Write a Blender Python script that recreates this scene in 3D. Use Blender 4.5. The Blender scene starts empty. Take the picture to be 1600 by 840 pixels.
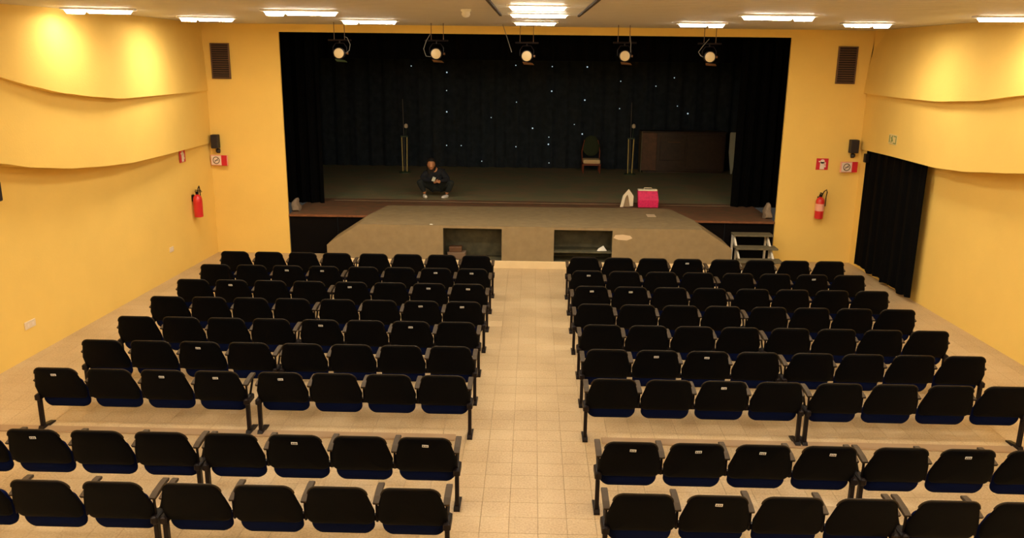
import bpy, bmesh, math, random
from math import sin, cos, pi, radians
from mathutils import Vector, Matrix
random.seed(7)
SC = bpy.context.scene
COL = SC.collection

# ------------------------------------------------------------ camera
cam_d = bpy.data.cameras.new('camera')
cam_d.sensor_fit = 'HORIZONTAL'; cam_d.sensor_width = 36.0
cam_d.lens = 36.0 * 1301.14 / 1600.0
cam_d.clip_start = 0.05; cam_d.clip_end = 200
cam = bpy.data.objects.new('camera', cam_d); COL.objects.link(cam)
PITCH, ROLL, YAW = radians(14.4732), radians(0.6781), radians(1.2389)
fw = Vector((-sin(YAW)*cos(PITCH), cos(YAW)*cos(PITCH), -sin(PITCH)))
rt0 = Vector((cos(YAW), sin(YAW), 0)); up0 = rt0.cross(fw)
rt = rt0*cos(ROLL) + up0*sin(ROLL); up = up0*cos(ROLL) - rt0*sin(ROLL)
M = Matrix((rt, up, -fw)).transposed().to_4x4()
M.translation = Vector((-0.0302, -13.2648, 3.924))
cam.matrix_world = M
SC.camera = cam

# ------------------------------------------------------------ world, exposure
w = bpy.data.worlds.new('world'); SC.world = w; w.use_nodes = True
w.node_tree.nodes['Background'].inputs[0].default_value = (0.02, 0.018, 0.015, 1)
w.node_tree.nodes['Background'].inputs[1].default_value = 0.3
SC.view_settings.view_transform = 'Standard'
SC.view_settings.look = 'None'
SC.view_settings.gamma = 1.0
SC.view_settings.use_curve_mapping = False
SC.view_settings.exposure = 2.55
LAMP = 29.0            # strength of the fluorescent fixtures
LAMP_COL = (1.0, 0.87, 0.66)

# ------------------------------------------------------------ materials
def mat(name, col, rough=0.6, metal=0.0, spec=0.5, noise=0.0, nscale=30.0, bump=0.0, bscale=60.0,
        emit=None, estr=0.0, col2=None, coat=0.0, alpha=1.0):
    m = bpy.data.materials.new(name); m.use_nodes = True
    nt = m.node_tree; b = nt.nodes['Principled BSDF']
    b.inputs['Base Color'].default_value = (*col, 1)
    b.inputs['Roughness'].default_value = rough
    b.inputs['Metallic'].default_value = metal
    b.inputs['Specular IOR Level'].default_value = spec
    b.inputs['Coat Weight'].default_value = coat
    if emit:
        b.inputs['Emission Color'].default_value = (*emit, 1)
        b.inputs['Emission Strength'].default_value = estr
    tc = None
    if noise or bump:
        tc = nt.nodes.new('ShaderNodeNewGeometry')
    if noise:
        n = nt.nodes.new('ShaderNodeTexNoise'); n.inputs['Scale'].default_value = nscale
        n.inputs['Detail'].default_value = 5
        nt.links.new(tc.outputs['Position'], n.inputs['Vector'])
        r = nt.nodes.new('ShaderNodeMapRange'); r.inputs[1].default_value = 0.3; r.inputs[2].default_value = 0.7
        nt.links.new(n.outputs['Fac'], r.inputs[0])
        mx = nt.nodes.new('ShaderNodeMix'); mx.data_type = 'RGBA'
        c2 = col2 or tuple(c*(1-noise) for c in col)
        mx.inputs[6].default_value = (*col, 1); mx.inputs[7].default_value = (*c2, 1)
        nt.links.new(r.outputs[0], mx.inputs[0]); nt.links.new(mx.outputs[2], b.inputs['Base Color'])
    if bump:
        n2 = nt.nodes.new('ShaderNodeTexNoise'); n2.inputs['Scale'].default_value = bscale
        nt.links.new(tc.outputs['Position'], n2.inputs['Vector'])
        bp = nt.nodes.new('ShaderNodeBump'); bp.inputs['Strength'].default_value = bump
        bp.inputs['Distance'].default_value = 0.01
        nt.links.new(n2.outputs['Fac'], bp.inputs['Height']); nt.links.new(bp.outputs[0], b.inputs['Normal'])
    return m

def tile_mat():
    m = bpy.data.materials.new('terrazzo_tile'); m.use_nodes = True
    nt = m.node_tree; b = nt.nodes['Principled BSDF']; N = nt.nodes.new; L = nt.links.new
    b.inputs['Roughness'].default_value = 0.42
    g = N('ShaderNodeNewGeometry')
    sn = N('ShaderNodeVectorMath'); sn.operation = 'SNAP'; sn.inputs[1].default_value = (0.25, 0.25, 5)
    ad = N('ShaderNodeVectorMath'); ad.operation = 'ADD'; ad.inputs[1].default_value = (0.17, 0.0, 0.5)
    L(g.outputs['Position'], ad.inputs[0]); L(ad.outputs[0], sn.inputs[0])
    wn = N('ShaderNodeTexWhiteNoise'); L(sn.outputs[0], wn.inputs['Vector'])
    n1 = N('ShaderNodeTexNoise'); n1.inputs['Scale'].default_value = 55; n1.inputs['Detail'].default_value = 4
    L(g.outputs['Position'], n1.inputs['Vector'])
    n2 = N('ShaderNodeTexNoise'); n2.inputs['Scale'].default_value = 1.6; n2.inputs['Detail'].default_value = 5
    L(g.outputs['Position'], n2.inputs['Vector'])
    a = N('ShaderNodeMath'); a.operation = 'MULTIPLY_ADD'; a.inputs[1].default_value = 0.07; a.inputs[2].default_value = 0
    L(wn.outputs[0], a.inputs[0])
    c = N('ShaderNodeMath'); c.operation = 'MULTIPLY_ADD'; c.inputs[1].default_value = 0.9
    L(n1.outputs['Fac'], c.inputs[0]); L(a.outputs[0], c.inputs[2])
    d = N('ShaderNodeMath'); d.operation = 'MULTIPLY_ADD'; d.inputs[1].default_value = 0.6
    L(n2.outputs['Fac'], d.inputs[0]); L(c.outputs[0], d.inputs[2])
    r = N('ShaderNodeValToRGB')
    r.color_ramp.elements[0].position = 0.50; r.color_ramp.elements[0].color = (0.36, 0.25, 0.135, 1)
    r.color_ramp.elements[1].position = 1.25; r.color_ramp.elements[1].color = (0.58, 0.44, 0.265, 1)
    r.color_ramp.elements.new(0.8).color = (0.51, 0.37, 0.21, 1)
    L(d.outputs[0], r.inputs[0]); L(r.outputs[0], b.inputs['Base Color'])
    return m

def curtain_mat(name, col):
    m = mat(name, col, rough=0.95, spec=0.06, noise=0.35, nscale=6, bump=0.2, bscale=200)
    return m

MT = dict(
    wall=mat('ochre_plaster', (0.90, 0.62, 0.165), 0.85, spec=0.2, noise=0.06, nscale=1.3, bump=0.15, bscale=35),
    tile=tile_mat(),
    joint=mat('tile_joint', (0.37, 0.265, 0.15), 0.9),
    ceiling=mat('ceiling_strip', (0.60, 0.56, 0.53), 0.55, noise=0.06, nscale=3),
    ceiling_pale=mat('pale_ceiling_strip', (0.80, 0.80, 0.78), 0.4),
    lamp_body=mat('lamp_housing', (0.8, 0.8, 0.78), 0.4),
    lamp_side=mat('lamp_diffuser_side', (1, 1, 1), 0.5, emit=LAMP_COL, estr=3.5),
    lamp_dim=mat('weakened_lamp_diffuser', (1, 1, 1), 0.5, emit=LAMP_COL, estr=LAMP*0.45),  # emission lowered to soften hot spots on the wall bands
    lamp_strong=mat('boosted_lamp_diffuser', (1, 1, 1), 0.5, emit=LAMP_COL, estr=LAMP*1.1),  # emission raised to lighten the front wall
    lamp=mat('lamp_diffuser', (1, 1, 1), 0.5, emit=LAMP_COL, estr=LAMP),
    black_plastic=mat('black_plastic', (0.0014, 0.0016, 0.0026), 0.55, spec=0.06),
    navy=mat('navy_fabric', (0.0028, 0.007, 0.046), 0.9, spec=0.05, noise=0.3, nscale=90, bump=0.2, bscale=400),
    black_metal=mat('black_metal', (0.007, 0.004, 0.005), 0.45, spec=0.2),
    arm=mat('brown_armrest', (0.055, 0.036, 0.020), 0.55, spec=0.3),
    edge=mat('painted_rim_light', (0.020, 0.014, 0.008), 0.5, spec=0.2),  # lighter colour standing in for lamp light on the seat-back rims
    plate=mat('number_plate', (0.75, 0.75, 0.75), 0.5),
    ink=mat('ink', (0.05, 0.05, 0.06), 0.6),
    black_velvet=curtain_mat('black_velvet', (0.0022, 0.0022, 0.0026)),
    star_cloth=curtain_mat('star_cloth', (0.030, 0.040, 0.054)),
    star=mat('star_tip', (0.6, 0.7, 0.8), 0.3, emit=(0.55, 0.75, 0.85), estr=0.12),
    stage_floor=mat('stage_boards', (0.30, 0.21, 0.12), 0.6, noise=0.5, nscale=2.2, col2=(0.19, 0.215, 0.12)),
    stage_front=mat('stage_front_black', (0.0025, 0.0018, 0.0022), 0.7, spec=0.08),
    front_boards=mat('reddish_front_boards', (0.22, 0.095, 0.050), 0.55, noise=0.4, nscale=5, col2=(0.13, 0.085, 0.045)),
    wood_edge=mat('reddish_wood_edge', (0.23, 0.085, 0.035), 0.5, noise=0.4, nscale=12),
    carpet=mat('taupe_carpet', (0.315, 0.235, 0.130), 0.95, spec=0.1, noise=0.16, nscale=7, bump=0.3, bscale=250),
    cream=mat('cream_plinth', (0.80, 0.62, 0.36), 0.7, noise=0.08, nscale=4),
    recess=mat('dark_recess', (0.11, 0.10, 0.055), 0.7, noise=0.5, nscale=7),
    brownbox=mat('brown_cardboard', (0.16, 0.10, 0.06), 0.8),
    paper=mat('white_paper', (0.85, 0.82, 0.75), 0.7),
    pale_tape=mat('pale_tape', (0.66, 0.50, 0.32), 0.8),
    brass=mat('brass', (0.62, 0.50, 0.20), 0.25, metal=0.25),
    darkgreen=mat('dark_green_metal', (0.03, 0.06, 0.03), 0.5),
    cream_knob=mat('cream_knob', (0.80, 0.68, 0.50), 0.6),
    lens=mat('cream_lamp_face', (0.50, 0.37, 0.19), 0.5),
    cable=mat('grey_cable', (0.16, 0.15, 0.13), 0.6),
    rod=mat('thin_rod', (0.10, 0.055, 0.03), 0.6),
    amber=mat('amber_metal', (0.12, 0.05, 0.015), 0.4),
    vent=mat('vent_brown', (0.14, 0.075, 0.04), 0.6),
    vent_dark=mat('vent_dark', (0.02, 0.012, 0.01), 0.8),
    speaker=mat('speaker_black', (0.022, 0.016, 0.016), 0.6),
    red=mat('extinguisher_red', (0.62, 0.020, 0.022), 0.3, coat=0.3),
    sign_red=mat('sign_red', (0.62, 0.015, 0.035), 0.5),
    sign_pink=mat('sign_pink', (0.85, 0.40, 0.30), 0.5),
    sign_white=mat('sign_white', (0.85, 0.72, 0.60), 0.5),
    sign_green=mat('sign_green', (0.14, 0.22, 0.05), 0.5),
    exit_plate=mat('exit_plate', (0.72, 0.58, 0.26), 0.4),
    socket=mat('socket_white', (0.80, 0.66, 0.48), 0.4),
    step_tread=mat('olive_tread', (0.16, 0.135, 0.08), 0.7, noise=0.3, nscale=14),
    white_paint=mat('white_paint', (0.80, 0.74, 0.62), 0.5),
    dark_wood=mat('dark_wood', (0.045, 0.024, 0.014), 0.45, noise=0.4, nscale=9),
    mid_wood=mat('mid_wood', (0.13, 0.055, 0.022), 0.5, noise=0.4, nscale=9),
    red_wood=mat('red_wood', (0.22, 0.05, 0.02), 0.4),
    olive=mat('olive_cloth', (0.028, 0.042, 0.018), 0.9),
    cushion=mat('cream_cushion', (0.90, 0.66, 0.36), 0.9),
    pale_board=mat('pale_board', (0.50, 0.52, 0.42), 0.6),
    bag_white=mat('white_bag', (0.82, 0.74, 0.58), 0.7),
    bag_tan=mat('tan_inside', (0.34, 0.25, 0.15), 0.8),
    bag_pink=mat('pink_bag', (0.86, 0.02, 0.16), 0.6, noise=0.25, nscale=25),
    cloth_beige=mat('beige_cloth', (0.30, 0.22, 0.15), 0.9, noise=0.3, nscale=20),
    skin=mat('skin', (0.50, 0.22, 0.10), 0.55),
    hair=mat('dark_hair', (0.012, 0.007, 0.005), 0.6),
    jacket=mat('dark_jacket', (0.004, 0.006, 0.012), 0.85),
    trousers=mat('dark_trousers', (0.012, 0.017, 0.018), 0.9),
    shoe=mat('white_shoe', (0.75, 0.72, 0.68), 0.5),
    strip=mat('brown_floor_strip', (0.34, 0.22, 0.12), 0.6),
)

# ------------------------------------------------------------ mesh helpers
def tag(o, label=None, cat=None, group=None, kind=None):
    if label: o['label'] = label
    if cat: o['category'] = cat
    if group: o['group'] = group
    if kind: o['kind'] = kind
    return o

class MB:
    def __init__(s): s.v = []; s.f = []; s.mi = []; s.cur = 0
    def add(s, vs, fs):
        n = len(s.v); s.v += [tuple(v) for v in vs]
        s.f += [tuple(n+i for i in f) for f in fs]; s.mi += [s.cur]*len(fs); return s
    def box(s, x0, x1, y0, y1, z0, z1):
        return s.add([(x0,y0,z0),(x1,y0,z0),(x1,y1,z0),(x0,y1,z0),(x0,y0,z1),(x1,y0,z1),(x1,y1,z1),(x0,y1,z1)],
                     [(0,3,2,1),(4,5,6,7),(0,1,5,4),(1,2,6,5),(2,3,7,6),(3,0,4,7)])
    def cbox(s, x0, x1, y0, y1, z0, z1, c=0.004):
        """box with chamfered vertical and top/bottom edges"""
        def ring(d, z): return [(x0+d,y0,z),(x1-d,y0,z),(x1,y0+d,z),(x1,y1-d,z),(x1-d,y1,z),(x0+d,y1,z),(x0,y1-d,z),(x0,y0+d,z)]
        def ins(z): return [(x0+2*c,y0+c,z),(x1-2*c,y0+c,z),(x1-c,y0+2*c,z),(x1-c,y1-2*c,z),(x1-2*c,y1-c,z),(x0+2*c,y1-c,z),(x0+c,y1-2*c,z),(x0+c,y0+2*c,z)]
        R = [ins(z0), ring(c, z0+c), ring(c, z1-c), ins(z1)]
        vs = [p for r in R for p in r]; fs = [tuple(range(7,-1,-1)), tuple(range(24,32))]
        for k in range(3):
            for i in range(8):
                j = (i+1) % 8; fs.append((k*8+i, k*8+j, k*8+8+j, k*8+8+i))
        return s.add(vs, fs)
    def prism(s, poly, a, b, axis='y'):
        """extrude 2D polygon; axis y: poly in (x,z); axis x: poly in (y,z); axis z: poly in (x,y)"""
        def P(p, t):
            if axis == 'y': return (p[0], t, p[1])
            if axis == 'x': return (t, p[0], p[1])
            return (p[0], p[1], t)
        n = len(poly); vs = [P(p, a) for p in poly] + [P(p, b) for p in poly]
        fs = [tuple(range(n-1,-1,-1)), tuple(range(n, 2*n))]
        fs += [(i, (i+1)%n, n+(i+1)%n, n+i) for i in range(n)]
        return s.add(vs, fs)
    def tube(s, pts, r, seg=8, cap=True):
        pts = [Vector(p) for p in pts]; rs = r if isinstance(r, (list, tuple)) else [r]*len(pts)
        vs = []; fs = []; prev = None
        for i, p in enumerate(pts):
            t = (pts[min(i+1, len(pts)-1)] - pts[max(i-1, 0)]).normalized()
            if prev is None:
                ref = Vector((0,0,1)) if abs(t.z) < 0.9 else Vector((1,0,0))
                n = t.cross(ref).normalized()
            else:
                n = (prev - t*prev.dot(t)).normalized()
            prev = n; b = t.cross(n)
            for k in range(seg):
                a = 2*pi*k/seg; vs.append(p + n*cos(a)*rs[i] + b*sin(a)*rs[i])
        for i in range(len(pts)-1):
            for k in range(seg):
                j = (k+1) % seg; fs.append((i*seg+k, i*seg+j, (i+1)*seg+j, (i+1)*seg+k))
        if cap:
            fs.append(tuple(range(seg-1,-1,-1))); fs.append(tuple(range((len(pts)-1)*seg, len(pts)*seg)))
        return s.add(vs, fs)
    def lathe(s, prof, c=(0,0,0), axis='z', seg=20):
        """prof: list of (r, h) ; closed by caps"""
        vs = []; fs = []
        for (r, h) in prof:
            for k in range(seg):
                a = 2*pi*k/seg; x, y = r*cos(a), r*sin(a)
                p = {'z': (x, y, h), 'y': (x, h, y), 'x': (h, x, y)}[axis]
                vs.append((p[0]+c[0], p[1]+c[1], p[2]+c[2]))
        for i in range(len(prof)-1):
            for k in range(seg):
                j = (k+1) % seg; fs.append((i*seg+k, i*seg+j, (i+1)*seg+j, (i+1)*seg+k))
        fs.append(tuple(range(seg-1,-1,-1))); fs.append(tuple(range((len(prof)-1)*seg, len(prof)*seg)))
        return s.add(vs, fs)
    def pillow(s, outline, half, fn, rings=(0.45, 0.75, 0.93, 1.0), sharp=4):
        """flat padded shape: outline 2D (u,v), thickness falling to the rim; fn(u,v,t)->xyz"""
        cu = sum(p[0] for p in outline)/len(outline); cv = sum(p[1] for p in outline)/len(outline)
        n = len(outline); vs = []; fs = []
        def th(k): return half*(max(0.0, 1-k**sharp))**0.5
        idx = {}
        for side in (1, -1):
            vs.append(fn(cu, cv, side*half)); idx[(side, -1)] = len(vs)-1
            for ri, k in enumerate(rings):
                if ri == len(rings)-1 and side == -1:
                    idx[(side, ri)] = idx[(1, ri)]; continue
                idx[(side, ri)] = len(vs)
                for (u, v) in outline:
                    vs.append(fn(cu+(u-cu)*k, cv+(v-cv)*k, side*th(k)))
            for i in range(n):
                j = (i+1) % n; a = idx[(side, 0)]
                tri = (idx[(side, -1)], a+i, a+j)
                fs.append(tri if side > 0 else tri[::-1])
                for ri in range(len(rings)-1):
                    p, q = idx[(side, ri)], idx[(side, ri+1)]
                    f = (p+i, q+i, q+j, p+j); fs.append(f if side > 0 else f[::-1])
        return s.add(vs, fs)
    def mesh(s, name, mats, smooth=False, bevel=0.0):
        me = bpy.data.meshes.new(name); me.from_pydata(s.v, [], s.f)
        if not isinstance(mats, (list, tuple)): mats = [mats]
        for m in mats: me.materials.append(m)
        bm = bmesh.new(); bm.from_mesh(me)
        for f, k in zip(bm.faces, s.mi): f.material_index = k
        bmesh.ops.recalc_face_normals(bm, faces=bm.faces)
        if bevel:
            bmesh.ops.bevel(bm, geom=[e for e in bm.edges if e.is_manifold and e.calc_face_angle(0) > 0.7], offset=bevel, segments=2, affect='EDGES', profile=0.5)
        if smooth:
            for f in bm.faces: f.smooth = True
            for e in bm.edges:
                if e.is_manifold and e.calc_face_angle(0) > radians(45): e.smooth = False
        bm.to_mesh(me); bm.free(); me.update()
        return me
    def obj(s, name, mats, parent=None, smooth=False, bevel=0.0, loc=None):
        return link(name, s.mesh(name, mats, smooth, bevel), parent, loc)

def link(name, me, parent=None, loc=None):
    o = bpy.data.objects.new(name, me); COL.objects.link(o)
    if parent: o.parent = parent
    if loc: o.location = loc
    return o

def thing(name, loc, label, cat, group=None, rz=0.0):
    o = bpy.data.objects.new(name, None); COL.objects.link(o)
    o.location = loc; o.rotation_euler.z = rz; o.empty_display_size = 0.2
    return tag(o, label, cat, group)

def copy_tree(o, parent=None):
    c = o.copy(); COL.objects.link(c); c.parent = parent
    for ch in list(o.children): copy_tree(ch, c)
    return c

def lerp(tab, y):
    tab = sorted(tab)
    if y <= tab[0][0]: return tab[0][1]
    for (a, va), (b, vb) in zip(tab, tab[1:]):
        if y <= b:
            t = (y-a)/(b-a); t = t*t*(3-2*t)*0.35 + t*0.65
            return va + (vb-va)*t
    return tab[-1][1]

CEIL = 4.42
YF = 2.9       # plane of the front wall, facing the hall
YB = -14.2

# ------------------------------------------------------------ room shell
fl = MB().box(-7.6, 7.6, YB, YF+0.1, -0.10, -0.012).obj('floor', MT['joint']); tag(fl, kind='structure')
TX0, TS = -0.67, 0.25
tile_me = MB().cbox(0.0012, TS-0.0012, 0.0012, TS-0.0012, -0.012, 0.0, 0.0012).mesh('tile', MT['tile'])
rows = list(range(-29, 8))          # the aisle tiles one by one
for j in rows:
    for i in range(6):
        link('tile', tile_me, fl, (TX0+i*TS, j*TS, 0))
mb = MB()
for j in range(-56, 12):
    y0 = j*TS
    for i in range(-28, 34):
        if 0 <= i < 6 and j in rows: continue
        x0 = TX0+i*TS
        if x0 < -7.3 or x0 > 7.1: continue
        a, b, c, d = x0+.0012, x0+TS-.0012, y0+.0012, y0+TS-.0012
        mb.add([(a,c,-.012),(b,c,-.012),(b,d,-.012),(a,d,-.012),(a,c,0),(b,c,0),(b,d,0),(a,d,0)],
               [(4,5,6,7),(0,1,5,4),(1,2,6,5),(2,3,7,6),(3,0,4,7)])
tag(mb.obj('floor_tiles', MT['tile'], fl), kind='stuff')
for k, (a, b) in enumerate(((-6.2, -0.78), (0.76, 6.2))):
    tag(MB().cbox(a, b, -5.30, -5.16, 0.0, 0.014).obj('trim_%d' % (k+1), MT['strip']), kind='structure')

# lower side walls: slightly splayed in plan
def wall_x(y): return 6.29 + (2.9-y)*0.045
def side_wall(s, name):
    ys = [YF+0.1, 0, -3, -6, -10, YB]
    m = MB()
    vs = []; fs = []
    for y in ys:
        x = wall_x(y)
        vs += [(s*x, y, 0), (s*x, y, CEIL+0.05), (s*(x+0.3), y, 0), (s*(x+0.3), y, CEIL+0.05)]
    for i in range(len(ys)-1):
        a, b = 4*i, 4*i+4
        fs += [(a, b, b+1, a+1), (a+2, a+3, b+3, b+2), (a+1, b+1, b+3, a+3), (a, a+2, b+2, b)]
    fs += [(0, 1, 3, 2), tuple(4*(len(ys)-1)+k for k in (0, 2, 3, 1))]
    m.add(vs, fs)
    o = m.obj(name, MT['wall']); return tag(o, kind='structure')
WL = side_wall(-1, 'wall_left'); WR = side_wall(1, 'wall_right')

# curved boarded bands over the lower walls; lower edges rise towards the back of the hall
B1L_X = [(2.9, 6.25), (0.33, 6.04), (-1.14, 5.96), (-1.83, 5.98), (-2.52, 6.04), (-3.07, 6.12), (-3.56, 6.2), (-5.2, 6.32), (-14.2, 6.7)]
B1L_Z = [(2.9, 3.17), (0.33, 3.212), (-1.14, 3.232), (-1.83, 3.292), (-2.52, 3.372), (-3.07, 3.482), (-3.56, 3.602), (-4.4, 3.762), (-14.2, 3.8)]
B1R_X = [(2.9, 6.2), (1.06, 6.02), (-0.5, 5.94), (-1.58, 5.96), (-2.64, 6.04), (-3.6, 6.17), (-5.2, 6.32), (-14.2, 6.7)]
B1R_Z = [(2.9, 3.28), (1.06, 3.292), (-0.5, 3.312), (-1.58, 3.372), (-2.64, 3.502), (-3.6, 3.652), (-4.4, 3.762), (-14.2, 3.8)]
B2L_X = [(2.9, 6.27), (0.57, 6.14), (-0.64, 6.12), (-1.41, 6.13), (-2.22, 6.16), (-3.0, 6.22), (-3.66, 6.28), (-5.14, 6.41), (-14.2, 6.8)]
B2L_Z = [(2.9, 2.18), (0.57, 2.225), (-0.64, 2.245), (-1.41, 2.295), (-2.22, 2.365), (-3.0, 2.475), (-3.66, 2.615), (-4.64, 2.795), (-14.2, 2.9)]
B2R_X = [(2.9, 6.26), (0.96, 6.12), (-0.46, 6.08), (-1.27, 6.09), (-2.06, 6.12), (-2.72, 6.16), (-3.64, 6.27), (-5.14, 6.39), (-14.2, 6.8)]
B2R_Z = [(2.9, 2.24), (0.96, 2.305), (-0.46, 2.325), (-1.27, 2.375), (-2.06, 2.465), (-2.72, 2.545), (-3.64, 2.675), (-4.64, 2.795), (-14.2, 2.9)]
def band(s, xs, zs, top, name, par, off=0.0, y_end=YB, lean=0.0):
    ys = []; y = YF
    while y > -6: ys.append(y); y -= 0.2
    while y > y_end: ys.append(y); y -= 1.0
    ys.append(y_end)
    vs = []; fs = []
    for y in ys:
        x = lerp(xs, y)-off; z = lerp(zs, y); tp = top(y) if callable(top) else top
        for (px, pz) in ((x, z), (x+lean*.2, z+(tp-z)*.33), (x+lean*.55, z+(tp-z)*.66), (x+lean, tp), (wall_x(y)+.02, tp), (wall_x(y)+.02, z)):
            vs.append((s*px, y, pz))
    for i in range(len(ys)-1):
        for k in range(6):
            j = (k+1) % 6; fs.append((6*i+k, 6*i+j, 6*i+6+j, 6*i+6+k))
    fs += [tuple(range(6)), tuple(6*(len(ys)-1)+k for k in range(5,-1,-1))]
    o = MB().add(vs, fs).obj(name, MT['wall'], par, smooth=True); return tag(o, 'curved ochre wall band standing proud of the wall below')
# upper bands slightly further into the room than the middle ones
for s, par, x1, z1, x2, z2 in ((-1, WL, B1L_X, B1L_Z, B2L_X, B2L_Z), (1, WR, B1R_X, B1R_Z, B2R_X, B2R_Z)):
    band(s, x2, z2, 3.92, 'middle_wall_band', par)
    band(s, x1, z1, CEIL+0.03, 'upper_wall_band', par, lean=0.16 if s > 0 else 0.07)

m = MB()
m.box(-6.7, -4.83, YF, YF+0.05, 0, CEIL+0.05)
m.box(4.77, 6.7, YF, YF+0.05, 0, CEIL+0.05)
m.box(-4.83, 4.77, YF, YF+0.05, 4.275, CEIL+0.05)
tag(m.obj('wall_front', MT['wall']), kind='structure')
tag(MB().box(-7.6, 7.6, YB-0.25, YB, 0, CEIL+0.05).obj('wall_back', MT['wall']), kind='structure')

ce = MB().box(-7.6, 7.6, YB, YF+0.25, CEIL+0.03, CEIL+0.2).obj('ceiling', MT['ceiling']); tag(ce, kind='structure')
def slats(x0, x1, y0, y1, pitch, z, th, mtl, name, lab=None):
    m = MB(); y = y0
    while y < y1-0.01:
        m.add([(x0,y,z+th),(x0,y+.012,z),(x0,y+pitch-.012,z),(x0,y+pitch-.004,z+th),(x1,y,z+th),(x1,y+.012,z),(x1,y+pitch-.012,z),(x1,y+pitch-.004,z+th)],
              [(0,1,5,4),(1,2,6,5),(2,3,7,6),(0,3,2,1),(4,5,6,7)])
        y += pitch
    o = m.obj(name, mtl, ce); tag(o, lab, kind='stuff'); return o
slats(-7.4, -0.47, -10.0, YF, 0.15, CEIL, 0.03, MT['ceiling'], 'ceiling_strips')
slats(0.56, 7.4, -10.0, YF, 0.15, CEIL, 0.03, MT['ceiling'], 'ceiling_strips')
slats(-0.47, 0.56, -2.1, YF, 0.15, CEIL, 0.03, MT['ceiling'], 'ceiling_strips')
slats(-0.44, 0.53, -10.0, -2.12, 0.20, CEIL-0.010, 0.03, MT['ceiling_pale'], 'pale_ceiling_panel', 'whitish metal panel strip down the middle of the ceiling')
for x in (-0.47, 0.53):
    MB().box(x, x+0.03, -10, -2.1, CEIL-0.03, CEIL+0.03).obj('panel_edge', MT['vent_dark'], ce)

# ------------------------------------------------------------ ceiling lamps
def lamp(x, y, L, rz, label, two=0, bulb='lamp'):
    t = thing('ceiling_light', (x, y, CEIL), label, 'ceiling light', 'ceiling lights', rz)
    h = L/2
    m = MB(); m.cbox(-h-.03, h+.03, -.10, .10, -.025, 0.0, .004); m.obj('housing', MT['lamp_body'], t)
    def lens(a, b, zb, wd):
        # shallow boat-shaped diffuser: rounded ends, flat bright underside
        n = 8; c = (a+b)/2; r = (b-a)/2; m = MB(); top = []; mid = []
        for k in range(n*2):
            th = 2*pi*(k+.5)/(n*2); u = cos(th); v = sin(th)
            u = math.copysign(abs(u)**.6, u); v = math.copysign(abs(v)**.6, v)
            top.append((c+r*u, wd*v, -.024)); mid.append((c+(r-.03)*u, (wd-.012)*v, zb))
        N = n*2; m.add(top+mid, [(k, (k+1) % N, N+(k+1) % N, N+k) for k in range(N)]+[tuple(range(N))])
        m.cur = 1; m.add([(x_, y_, zb-.0008) for x_, y_, z_ in mid], [tuple(range(N))])
        m.obj('diffuser', [MT['lamp_side'], MT[bulb]], t)
    if two:
        k = -1 if two < 0 else 1
        a, b = sorted((k*h, k*(h-.26))); lens(a, b, -.070, .085)
        a, b = sorted((k*(h-.25), -k*h)); lens(a, b, -.062, .085)
    else: lens(-h, h, -.055, .085)
    return t
for x, y, L, rz, lab in (
    (-5.50, -2.45, .80, .22, 'bright tube lamp at the far left of the ceiling, over the curved wall band'),
    (-5.03, -0.08, .80, .15, 'small tube lamp by the left corner, over the dark wall vent'),
    (-2.91, -2.57, .90, .05, 'long tube lamp left of the proscenium edge, nearest row'),
    (-2.60, 0.26, .85, .05, 'short tube lamp above the leftmost hanging spotlight'),
    (0.01, -4.25, .60, 0, 'central tube lamp nearest the viewer in the pale ceiling panel'),
    (0.035, -2.49, .72, 0, 'long central tube lamp at the end of the pale ceiling panel'),
    (-0.005, 0.29, .66, 0, 'short central tube lamp just in front of the proscenium'),
    (2.53, 0.04, .70, 0, 'short tube lamp above the rightmost hanging spotlight'),
    (2.92, -2.69, .87, 0, 'long tube lamp above the right proscenium edge, nearest row'),
    (4.80, -0.58, .66, -.1, 'small tube lamp by the right corner, over the dark wall vent'),
    (5.60, -2.92, .80, -.1, 'tube lamp at the far right edge of the ceiling')):
    lamp(x, y, L, rz, lab, 0 if abs(x) < 1 else (-1 if x < 0 else 1), 'lamp_dim' if abs(x) > 5.4 else ('lamp_strong' if y > -1 else 'lamp'))
for y in (-7.2, -9.7, -12.0):  # unseen rear lamp rows, added for their bounce light
    for x, side in ((-5.3, 'by the left wall'), (-2.9, 'left of the middle'), (2.9, 'right of the middle'), (5.3, 'by the right wall')):
        lamp(x, y, .9, 0, 'added unseen rear ceiling tube lamp %s, %s' % (side, {-7.2: 'above the nearest seats', -9.7: 'behind the nearest seats', -12.0: 'just ahead of the rear wall'}[y]))

# ------------------------------------------------------------ stage
SZ = 0.80
st = thing('stage', (0, YF, 0), 'raised stage with dark boards and black front behind the proscenium', 'stage')
def sobj(mb, name, mt, **k):
    o = mb.obj(name, mt, st, **k); o.location = (0, -YF, 0); return o
sobj(MB().box(-6.88, 6.88, YF+1.9, 10.6, SZ-0.06, SZ), 'stage_floor', MT['stage_floor'])
sobj(MB().box(-4.82, 4.76, YF+.03, YF+1.9, SZ-0.06, SZ), 'stage_floor_front', MT['front_boards'])
sobj(MB().cbox(-4.3, 4.3, YF+1.66, YF+1.69, SZ-.003, SZ+.0006, .0005), 'floor_strip', MT['pale_tape'])
sobj(MB().cbox(-4.82, 4.76, YF-.02, YF+.03, SZ-0.045, SZ), 'wooden_edge', MT['wood_edge'])
x = -4.82
while x < 4.7:
    x2 = min(x+0.958, 4.76)
    sobj(MB().cbox(x+.004, x2-.004, YF+.02, YF+.05, 0.0, SZ-.05, .003), 'front_panel', MT['stage_front']); x = x2
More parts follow.
